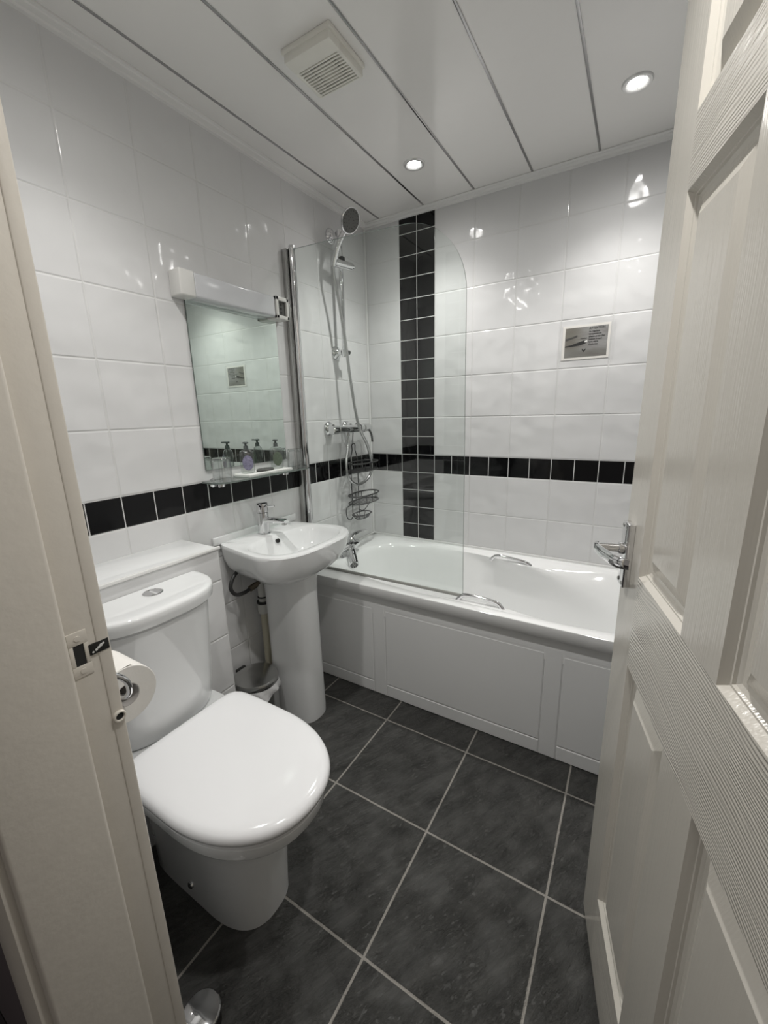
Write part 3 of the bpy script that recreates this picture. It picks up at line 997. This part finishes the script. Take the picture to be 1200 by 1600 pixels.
ST = SZ + 0.006
bm = new()
lps = []
for z, i in ((ST + 0.0003, 0.002), (ST + 0.004, 0.0), (ST + 0.009, 0.0), (ST + 0.0115, 0.003)):
    lps.append([V(0.012 + i, -1.005 + i, z), V(0.098 - i, -1.002 + i, z), V(0.097 - i, -0.905, z + 0.0012), V(0.098 - i, -0.770 - i, z), V(0.014 + i, -0.768 - i, z)])
loft(bm, lps)
single('face_cloth', bm, M['cloth'], 'folded white cloth lying along the glass shelf under the bottles', 'cloth', (0.055, -0.89, ST))
CT = ST + 0.0128
bm = new()
loft(bm, [sel(0.066, -0.892, 0.020, 0.020, 0.040, 2, 2, CT, 36), sel(0.066, -0.892, 0.023, 0.023, 0.044, 2, 2, CT + 0.004, 36), sel(0.066, -0.892, 0.018, 0.018, 0.038, 2, 2, CT + 0.009, 36), sel(0.066, -0.892, 0.008, 0.008, 0.016, 2, 2, CT + 0.011, 36)])
single('soap_bar', bm, M['greyface'], 'small dark oval lying on the white cloth between two pump bottles', 'soap', (0.066, -0.892, CT))

def make_tumbler():
    t = thing('drinking_glass', 'clear drinking glass upside down at the left end of the glass shelf', 'glass', (0, 0, 0), 'drinking glasses on the glass shelf')
    bm = new()
    lathe(bm, [(0.0365, 0.0), (0.0355, 0.004), (0.0345, 0.03), (0.032, 0.078), (0.029, 0.0835), (0.010, 0.0845)], (0, 0, 0), 'z', 36, False)
    lathe(bm, [(0.0340, 0.0), (0.0328, 0.004), (0.0318, 0.03), (0.0295, 0.070), (0.025, 0.0735), (0.008, 0.0745)], (0, 0, 0), 'z', 36, False)
    obj('glass_wall', bm, M['tumbler'], t)
    bm = lathe(new(), [(0.024, 0.0742), (0.0285, 0.0780), (0.0275, 0.0828), (0.010, 0.0835)], (0, 0, 0), 'z', 32)
    obj('thick_base', bm, M['clear'], t)
    return t
tg = make_tumbler()
tg.location = (0.060, -1.093, ST + 0.0005)
tg2 = copy_tree(tg, (0.055, -0.704, ST + 0.0005), 'clear drinking glass near the chrome post at the right end of shelf')

def make_bottle(mat, label):
    t = thing('pump_bottle', label, 'bottle', (0, 0, 0), 'toiletry bottles on the glass shelf')
    bm = new()
    lps = [sel(0, 0, 0.012, 0.012, 0.021, 3, 3, 0.0, 40), sel(0, 0, 0.0165, 0.0165, 0.0250, 3, 3, 0.004, 40), sel(0, 0, 0.017, 0.017, 0.0262, 3, 3, 0.03, 40),
           sel(0, 0, 0.016, 0.016, 0.0262, 3, 3, 0.070, 40), sel(0, 0, 0.013, 0.013, 0.0245, 3, 3, 0.083, 40), sel(0, 0, 0.009, 0.009, 0.016, 2.5, 2.5, 0.089, 40), sel(0, 0, 0.0075, 0.0075, 0.0085, 2, 2, 0.092, 40)]
    loft(bm, lps)
    obj('bottle_body', bm, M['clear'], t)
    bm = new()
    pr_ = []
    for x_ in (0.0162, 0.0172):
        pr_.append([V(x_ + (0.0006 if x_ > 0.0165 else 0), 0.0200 * cos(2 * pi * k / 36), 0.041 + 0.029 * sin(2 * pi * k / 36)) for k in range(36)])
    loft(bm, pr_)
    obj('printed_label', bm, mat, t)
    bm = new()
    lathe(bm, [(0.0085, 0.090), (0.0090, 0.092), (0.0085, 0.104), (0.0045, 0.106), (0.0040, 0.113), (0.0105, 0.1135), (0.0110, 0.119), (0.006, 0.1205)], (0, 0, 0), 'z', 24)
    box(bm, (0.004, -0.0035, 0.1140), (0.022, 0.0035, 0.1195), 0.0015)
    obj('pump_top', bm, M['pump'], t)
    return t
bt = make_bottle(M['gel_purple'], 'clear pump bottle with lavender oval label on white cloth')
bt.location = (0.060, -0.975, CT); bt.rotation_euler = (0, 0, radians(-32))
b2 = copy_tree(bt, (0.060, -0.820, CT), 'clear pump bottle with dark green oval label on white cloth', radians(-28))
for ch in b2.children:
    if ch.name.startswith('printed_label'):
        ch.data = ch.data.copy(); ch.data.materials[0] = M['gel_green']

# ------------------------------------------------------------------ wash basin
BYC = -0.918
bas = thing('wash_basin', 'white ceramic wash basin on pedestal beside the bath', 'basin', (0.14, BYC, 0))
RZ = 0.797
def tap_w(x, y):
    X = x + 0.19
    return x, y * (1 - 0.19 * max(0.0, min(1.0, (0.26 - X) / 0.26)))
N = 96
def ob(z, ins, cxs=0.0):
    return sel(0.19, BYC, 0.200 - ins, 0.187, 0.238 - ins * 0.9, 3.1, 14, z, N, tap_w)
lps = [sel(0.17, BYC, 0.10, 0.12, 0.085, 3, 5, 0.640, N), sel(0.18, BYC, 0.115, 0.15, 0.12, 3, 7, 0.648, N), ob(0.672, 0.060), ob(0.700, 0.030), ob(0.735, 0.013), ob(0.780, 0.002), ob(0.790, 0.0), ob(RZ - 0.001, 0.004), ob(RZ, 0.010)]
def ib(z, af, ab, b, n=3.0): return sel(0.225, BYC, af, ab, b, n, n, z, N)
lps += [ib(RZ, 0.132, 0.115, 0.197, 3.2), ib(RZ - 0.003, 0.127, 0.110, 0.192, 3.2), ib(RZ - 0.020, 0.120, 0.100, 0.184), ib(0.740, 0.106, 0.083, 0.163), ib(0.700, 0.082, 0.060, 0.125), ib(0.682, 0.050, 0.040, 0.075), ib(0.678, 0.02, 0.02, 0.02, 2)]
bowl = obj('bowl', loft(new(), lps, True, True), M['ceramic'], bas, None, 45)
bm = box(new(), (0.0005, -1.130, RZ - 0.006), (0.012, -0.682, RZ + 0.026), 0.004, 3)
obj('upstand', bm, M['ceramic'], bas)
bm = new()
oc = V(0.127, BYC - 0.004, 0.772)
nd = V(0.93, 0, 0.36).normalized()
u2, w2 = frame_at(nd)
def rg(c, r): return [c + u2 * cos(2 * pi * k / 20) * r + w2 * sin(2 * pi * k / 20) * r for k in range(20)]
loft(bm, [rg(oc - nd * 0.004, 0.0085), rg(oc + nd * 0.010, 0.0085)])
obj('overflow_hole', bm, M['dark'], bas)
bm = lathe(new(), [(0.021, 0.0), (0.021, 0.003), (0.015, 0.004), (0.006, 0.005)], (0.225, BYC, 0.677), 'z', 24)
obj('waste_fitting', bm, M['chrome'], bas)
def ped(z, w, x0, x1): return sel((x0 + x1) / 2, BYC, (x1 - x0) / 2, (x1 - x0) / 2, w, 2.6, 5, z, 56)
bm = loft(new(), [ped(0.0, 0.082, 0.085, 0.293), ped(0.03, 0.083, 0.085, 0.294), ped(0.30, 0.080, 0.09, 0.290), ped(0.55, 0.081, 0.09, 0.288), ped(0.62, 0.085, 0.088, 0.290), ped(0.66, 0.095, 0.08, 0.295)])
obj('pedestal', bm, M['ceramic'], bas)

bt_x, bt_y = 0.062, BYC - 0.008
tp = thing('basin_mixer_tap', 'chrome mixer tap standing on the wash basin below the shelf', 'tap', (bt_x, bt_y, RZ))
bm = lathe(new(), [(0.027, 0.0), (0.027, 0.004), (0.0235, 0.006), (0.0230, 0.090)], (bt_x, bt_y, RZ), 'z', 32)
obj('body', bm, M['chrome'], tp)
bm = new()
lathe(bm, [(0.0225, 0.0915), (0.0240, 0.093), (0.0240, 0.124), (0.0225, 0.128), (0.015, 0.1285)], (bt_x, bt_y, RZ), 'z', 32)
kn = obj('lever_knob', bm, M['chrome'], tp)
bm = tube(new(), [(bt_x + 0.020, bt_y + 0.010, RZ + 0.114), (bt_x + 0.048, bt_y + 0.022, RZ + 0.117)], 0.0038, 10)
obj('pin_lever', bm, M['chrome'], kn)
bm = new()
lps = []
for t in (0.0, 0.3, 0.6, 0.9, 1.0):
    c_ = V(bt_x + 0.012 + 0.118 * t, bt_y + 0.004 * t, RZ + 0.060 + 0.006 * t)
    hh = 0.013 - 0.004 * t; ww = 0.016
    if t == 1.0: hh *= 0.8; ww *= 0.9
    lps.append([c_ + V(0, ww * cos(a) * (abs(cos(a)) ** -0.3 if abs(cos(a)) > 0.01 else 1), hh * sin(a)) for a in [2 * pi * (k + 0.5) / 20 for k in range(20)]])
loft(bm, lps)
sp2 = obj('spout', bm, M['chrome'], tp)
bm = lathe(new(), [(0.0105, 0.0), (0.0105, -0.010), (0.008, -0.011)], (bt_x + 0.115, bt_y + 0.004, RZ + 0.060), 'z', 20)
obj('aerator', bm, M['steel'], sp2)

# pipework behind the pedestal
wp = thing('waste_pipe', 'upright cream waste pipe behind the basin pedestal', 'pipe', (0.052, -0.958, 0))
bm = cyl(new(), (0.052, -0.958, 0.0), (0.052, -0.958, 0.46), 0.0175, 0.0175, 20)
obj('pipe', bm, M['cream_pipe'], wp)
bm = new()
cyl(bm, (0.052, -0.958, 0.455), (0.052, -0.958, 0.500), 0.026, 0.026, 20, 0.002)
cyl(bm, (0.052, -0.958, 0.506), (0.052, -0.958, 0.64), 0.019, 0.019, 20)
obj('upper_tube', bm, M['white_pipe'], wp)
for z0_, z1_, r_ in ((0.498, 0.508, 0.0275), (0.524, 0.530, 0.022), (0.0, 0.09, 0.025)):
    bm = cyl(new(), (0.052, -0.958, z0_), (0.052, -0.958, z1_), r_, r_, 20, 0.001)
    obj('coupling', bm, M['dark'], wp)

hs_ = thing('supply_hose', 'looped dark flexible supply hose with valve under the basin', 'hose', (0.06, -1.05, 0.62))
bm = tube(new(), spline([(0.06, -1.062, 0.690), (0.062, -1.100, 0.668), (0.066, -1.122, 0.632), (0.070, -1.105, 0.598), (0.074, -1.068, 0.592), (0.076, -1.040, 0.598)], 7), 0.0075, 10)
obj('braided_hose', bm, M['wire'], hs_)
bm = tube(new(), spline([(0.060, -1.060, 0.690), (0.064, -1.035, 0.652), (0.070, -1.000, 0.632), (0.080, -0.960, 0.636), (0.085, -0.945, 0.638)], 7), 0.0075, 10)
obj('braided_hose', bm, M['wire'], hs_)
bm = new()
cyl(bm, (0.076, -1.042, 0.597), (0.080, -1.008, 0.606), 0.012, 0.012, 6)
cyl(bm, (0.080, -1.010, 0.606), (0.083, -0.975, 0.622), 0.009, 0.009, 14)
cyl(bm, (0.083, -0.982, 0.619), (0.086, -0.955, 0.630), 0.0125, 0.0125, 6)
cyl(bm, (0.072, -0.995, 0.634), (0.080, -0.960, 0.637), 0.011, 0.011, 6)
obj('valve', bm, M['brass'], hs_)

# ------------------------------------------------------------------ pedal bin
bx, by = 0.125, -1.098
bn = thing('pedal_bin', 'small round steel bin with domed lid under the basin', 'bin', (bx, by, 0))
bm = lathe(new(), [(0.082, 0.0), (0.084, 0.004), (0.084, 0.235), (0.080, 0.236)], (bx, by, 0), 'z', 40)
obj('bin_body', bm, M['steel'], bn)
bm = lathe(new(), [(0.086, 0.238), (0.0885, 0.242), (0.0885, 0.252), (0.084, 0.259), (0.060, 0.266), (0.030, 0.270), (0.004, 0.271)], (bx, by, 0), 'z', 44)
obj('lid', bm, M['steel'], bn)
bm = box(new(), (bx - 0.095, by - 0.022, 0.236), (bx - 0.080, by + 0.022, 0.262), 0.003)
obj('lid_hinge', bm, M['dark'], bn)
bm = new()
lps = []
for z, r, amp in ((0.236, 0.0875, 0.0005), (0.222, 0.090, 0.002), (0.208, 0.091, 0.0035), (0.196, 0.090, 0.005)):
    lps.append([V(bx + (r + amp * sin(9 * a + z * 90)) * cos(a), by + (r + amp * sin(9 * a + z * 90)) * sin(a), z + amp * 2 * sin(5 * a)) for a in [radians(-75 + 165 * k / 40) for k in range(41)]])
loft(bm, lps, False, False, False)
obj('bin_liner', bm, M['bag'], bn, 'translucent white liner edge')
bm = box(new(), (bx + 0.075, by - 0.02, 0.010), (bx + 0.108, by + 0.02, 0.018), 0.003)
obj('pedal', bm, M['dark'], bn)

# ------------------------------------------------------------------ toilet
TY = -1.532
toi = thing('toilet', 'white close-coupled toilet with closed lid in front of the tiled boxing', 'toilet', (0.45, TY, 0))
def D(z, xb, xf, w, xc=None, nf=2.35, nb=9, N_=80):
    xc = (xb + (xf - xb) * 0.5) if xc is None else xc
    return sel(xc, TY, xf - xc, xc - xb, w, nf, nb, z, N_)
lps = [D(0.0, 0.245, 0.652, 0.098, 0.50, 2.6), D(0.02, 0.245, 0.653, 0.098, 0.50, 2.6), D(0.12, 0.245, 0.662, 0.101, 0.50, 2.5), D(0.22, 0.245, 0.672, 0.108, 0.50, 2.5), D(0.30, 0.243, 0.690, 0.120, 0.50, 2.4),
       D(0.335, 0.240, 0.728, 0.142, 0.52, 2.35), D(0.352, 0.24, 0.775, 0.162, 0.55, 2.3), D(0.362, 0.24, 0.790, 0.172, 0.55, 2.2), D(0.372, 0.24, 0.797, 0.176, 0.55, 2.2), D(0.398, 0.24, 0.800, 0.178, 0.55, 2.2), D(0.402, 0.24, 0.795, 0.174, 0.55, 2.2)]
obj('pan', loft(new(), lps), M['ceramic'], toi, None, 45)
lps = [D(z, 0.1995, 0.44, w, 0.38, 6, 9) for z, w in ((0.28, 0.10), (0.345, 0.150), (0.37, 0.166), (0.405, 0.168), (0.412, 0.164))]
obj('cistern_platform', loft(new(), lps), M['ceramic'], toi, None, 45)
lps = [D(0.403, 0.352, 0.798, 0.176, 0.55, 2.2), D(0.405, 0.350, 0.802, 0.180, 0.55, 2.2), D(0.414, 0.350, 0.803, 0.181, 0.55, 2.2), D(0.417, 0.352, 0.800, 0.178, 0.55, 2.2)]
obj('seat', loft(new(), lps), M['seat'], toi)
lps = [D(0.418, 0.338, 0.805, 0.181, 0.55, 2.2), D(0.420, 0.335, 0.810, 0.186, 0.55, 2.2), D(0.430, 0.334, 0.812, 0.188, 0.55, 2.2), D(0.438, 0.336, 0.809, 0.185, 0.55, 2.2), D(0.4435, 0.340, 0.803, 0.180, 0.55, 2.2), D(0.447, 0.348, 0.792, 0.170, 0.55, 2.2), D(0.4485, 0.365, 0.78, 0.152, 0.56, 2.3), D(0.4490, 0.42, 0.70, 0.10, 0.56, 2.3)]
obj('lid', loft(new(), lps), M['seat'], toi, None, 60)
def cis(z, w, d, n=2.7, x0=0.1995, N_=60):
    lp = []
    for k in range(N_ + 1):
        a = pi * k / N_
        c, s = cos(a), sin(a)
        lp.append(V(x0 + d * abs(s) ** (2 / n), TY + 0.007 + w * (1 if c > 0 else -1) * abs(c) ** (2 / n), z))
    return lp
lps = [cis(0.413, 0.135, 0.095), cis(0.416, 0.148, 0.110), cis(0.43, 0.155, 0.117), cis(0.50, 0.160, 0.124), cis(0.62, 0.166, 0.138), cis(0.74, 0.171, 0.152), cis(0.757, 0.172, 0.154), cis(0.760, 0.168, 0.150), cis(0.7655, 0.163, 0.145)]
obj('cistern', loft(new(), lps), M['ceramic'], toi, None, 50)
lps = [cis(0.767, 0.166, 0.148), cis(0.7675, 0.182, 0.163), cis(0.769, 0.185, 0.166), cis(0.785, 0.187, 0.1685), cis(0.797, 0.187, 0.1685), cis(0.802, 0.185, 0.1665), cis(0.8045, 0.181, 0.1625), cis(0.8060, 0.170, 0.152), cis(0.8065, 0.13, 0.12)]
obj('cistern_lid', loft(new(), lps), M['ceramic'], toi, None, 50)
fb = V(0.250, -1.505, 0.8055)
bm = lathe(new(), [(0.026, 0.0), (0.026, 0.0025), (0.0235, 0.004), (0.0225, 0.003)], fb, 'z', 36, False)
fbo = obj('flush_button', bm, M['chrome'], toi, 'round chrome dual flush button')
for s_ in (-1, 1):
    bm = new()
    lp0, lp1 = [], []
    arc = [(-pi / 2 + 0.10) + (pi - 0.20) * k / 20 for k in range(21)]
    rad = 0.022 if s_ > 0 else 0.022
    pts2 = [(s_ * (rad * cos(a) * 0.98 + 0.0008), rad * sin(a)) for a in arc]
    for z in (0.0, 0.0035):
        (lp0 if z == 0 else lp1).extend([fb + V(p[1], p[0], z) for p in pts2])
    loft(bm, [lp0, lp1])
    obj('button_half', bm, M['chrome'], fbo)
bm = lathe(new(), [(0.010, 0.0), (0.0095, -0.004), (0.005, -0.007)], (0.440, TY - 0.099, 0.055), 'y', 16)
cb = obj('fixing_cap', bm, M['chrome'], toi, 'small chrome fixing cap on base')

# ------------------------------------------------------------------ toilet roll and holder
rc = V(0.565, -1.766, 0.795)
bm = new()
RR, RI = 0.052, 0.021
lps = []
SEG = 48
def rr_(r, x): return [V(rc.x + x, rc.y + r * cos(2 * pi * k / SEG), rc.z + r * sin(2 * pi * k / SEG)) for k in range(SEG)]
lps = [rr_(RI, -0.05), rr_(RR - 0.001, -0.05), rr_(RR, -0.049), rr_(RR, 0.049), rr_(RR - 0.001, 0.05), rr_(RI, 0.05)]
loft(bm, lps, False, False)
tr = thing('toilet_roll', 'white toilet roll on chrome holder beside the door frame', 'toilet roll', rc)
obj('paper', bm, M['paper'], tr)
bm = loft(new(), [rr_(RI, -0.05), rr_(RI, 0.0498), rr_(RI - 0.0012, 0.0498), rr_(RI - 0.0012, -0.05), rr_(RI, -0.05)], False, False)
obj('card_core', bm, M['card'], tr, 'grey cardboard core')
bm = new()
loft(bm, [[V(x, rc.y + dy, rc.z + RR + 0.0006 + dz) for x in (rc.x - 0.049, rc.x - 0.02, rc.x + 0.02, rc.x + 0.049)] for dy, dz in ((-0.03, -0.009), (-0.012, -0.0013), (0.006, 0.0006), (0.018, 0.001))], False, False, False)
obj('loose_sheet', bm, M['paper'], tr)
th = thing('toilet_roll_holder', 'curved chrome toilet roll holder on the wall by the door frame', 'holder', (0.60, YF, 0.86))
bm = lathe(new(), [(0.024, 0.0), (0.024, 0.006), (0.018, 0.010)], (0.640, YF, 0.868), 'y', 24)
obj('wall_plate', bm, M['chrome'], th)
bm = tube(new(), spline([(0.640, YF + 0.006, 0.868), (0.642, YF + 0.020, 0.868), (0.644, YF + 0.042, 0.860), (0.643, YF + 0.058, 0.840), (0.637, YF + 0.063, 0.816), (0.627, YF + 0.060, 0.802), (0.605, YF + 0.056, 0.799), (0.56, YF + 0.057, 0.798), (0.50, YF + 0.057, 0.798)], 8), 0.0052, 12)
obj('arm', bm, M['chrome'], th)

# ------------------------------------------------------------------ small round canister on the floor by the frame
cc = V(0.672, -1.770, 0)
can = thing('canister', 'small round shiny-lidded tin on floor at the foot of the door frame', 'tin', cc)
bm = lathe(new(), [(0.036, 0.0), (0.038, 0.003), (0.038, 0.034), (0.036, 0.035)], cc, 'z', 36)
obj('canister_body', bm, M['dark'], can)
bm = lathe(new(), [(0.036, 0.035), (0.0395, 0.037), (0.0395, 0.043), (0.037, 0.046), (0.026, 0.0485), (0.012, 0.050), (0.002, 0.0505)], cc, 'z', 40)
obj('canister_lid', bm, M['chrome'], can)

# ------------------------------------------------------------------ laminated notice
nt = thing('notice', 'small laminated notice headed ATTENTION taped to the back wall tiles', 'sign', (1.115, 0, 1.545))
bm = box(new(), (1.022, -0.0022, 1.474), (1.207, -0.0006, 1.613))
obj('white_card', bm, M['paper'], nt)
bm = box(new(), (1.033, -0.0030, 1.484), (1.198, -0.0023, 1.604))
ph = obj('printed_picture', bm, M['photo'], nt, 'grey photo of a valve lever')
# lever shape, highlight and arrow printed on the picture
def poly(name, pts, mat, y=-0.0032):
    bm = new()
    loft(bm, [[V(x, y + 0.0001, z) for x, z in pts], [V(x, y, z) for x, z in pts]])
    return obj(name, bm, mat, ph)
poly('lever_print', [(1.034, 1.532), (1.060, 1.535), (1.085, 1.543), (1.112, 1.551), (1.122, 1.546), (1.114, 1.536), (1.090, 1.530), (1.062, 1.528), (1.034, 1.526)], M['ink'])
poly('pipe_print', [(1.034, 1.562), (1.066, 1.568), (1.080, 1.574), (1.083, 1.569), (1.078, 1.564), (1.034, 1.551)], M['greyface'])
poly('highlight_print', [(1.110, 1.547), (1.121, 1.550), (1.122, 1.544), (1.112, 1.541)], M['white_ink'], -0.0034)
poly('arrow_print', [(1.103, 1.518), (1.110, 1.510), (1.117, 1.518), (1.117, 1.511), (1.110, 1.502), (1.103, 1.511)], M['ink'])
text_mesh('ATTENTION', 0.0118, (1.126, -0.0033, 1.592), M['ink'], 'heading_lettering', ph, squeeze=0.92)
text_mesh('to regulate\ntemperature\nplease press the\nbutton in and\nturn valve\nclockwise', 0.0098, (1.126, -0.0033, 1.581), M['ink'], 'body_lettering', ph, squeeze=0.95)
text_mesh('Caution', 0.008, (1.094, -0.0033, 1.556), M['ink'], 'caption_lettering', ph)
bm = box(new(), (1.006, -0.0052, 1.464), (1.226, -0.0046, 1.622), 0.0002, 1)
obj('clear_tape', bm, M['lamin'], nt, 'clear plastic tape')
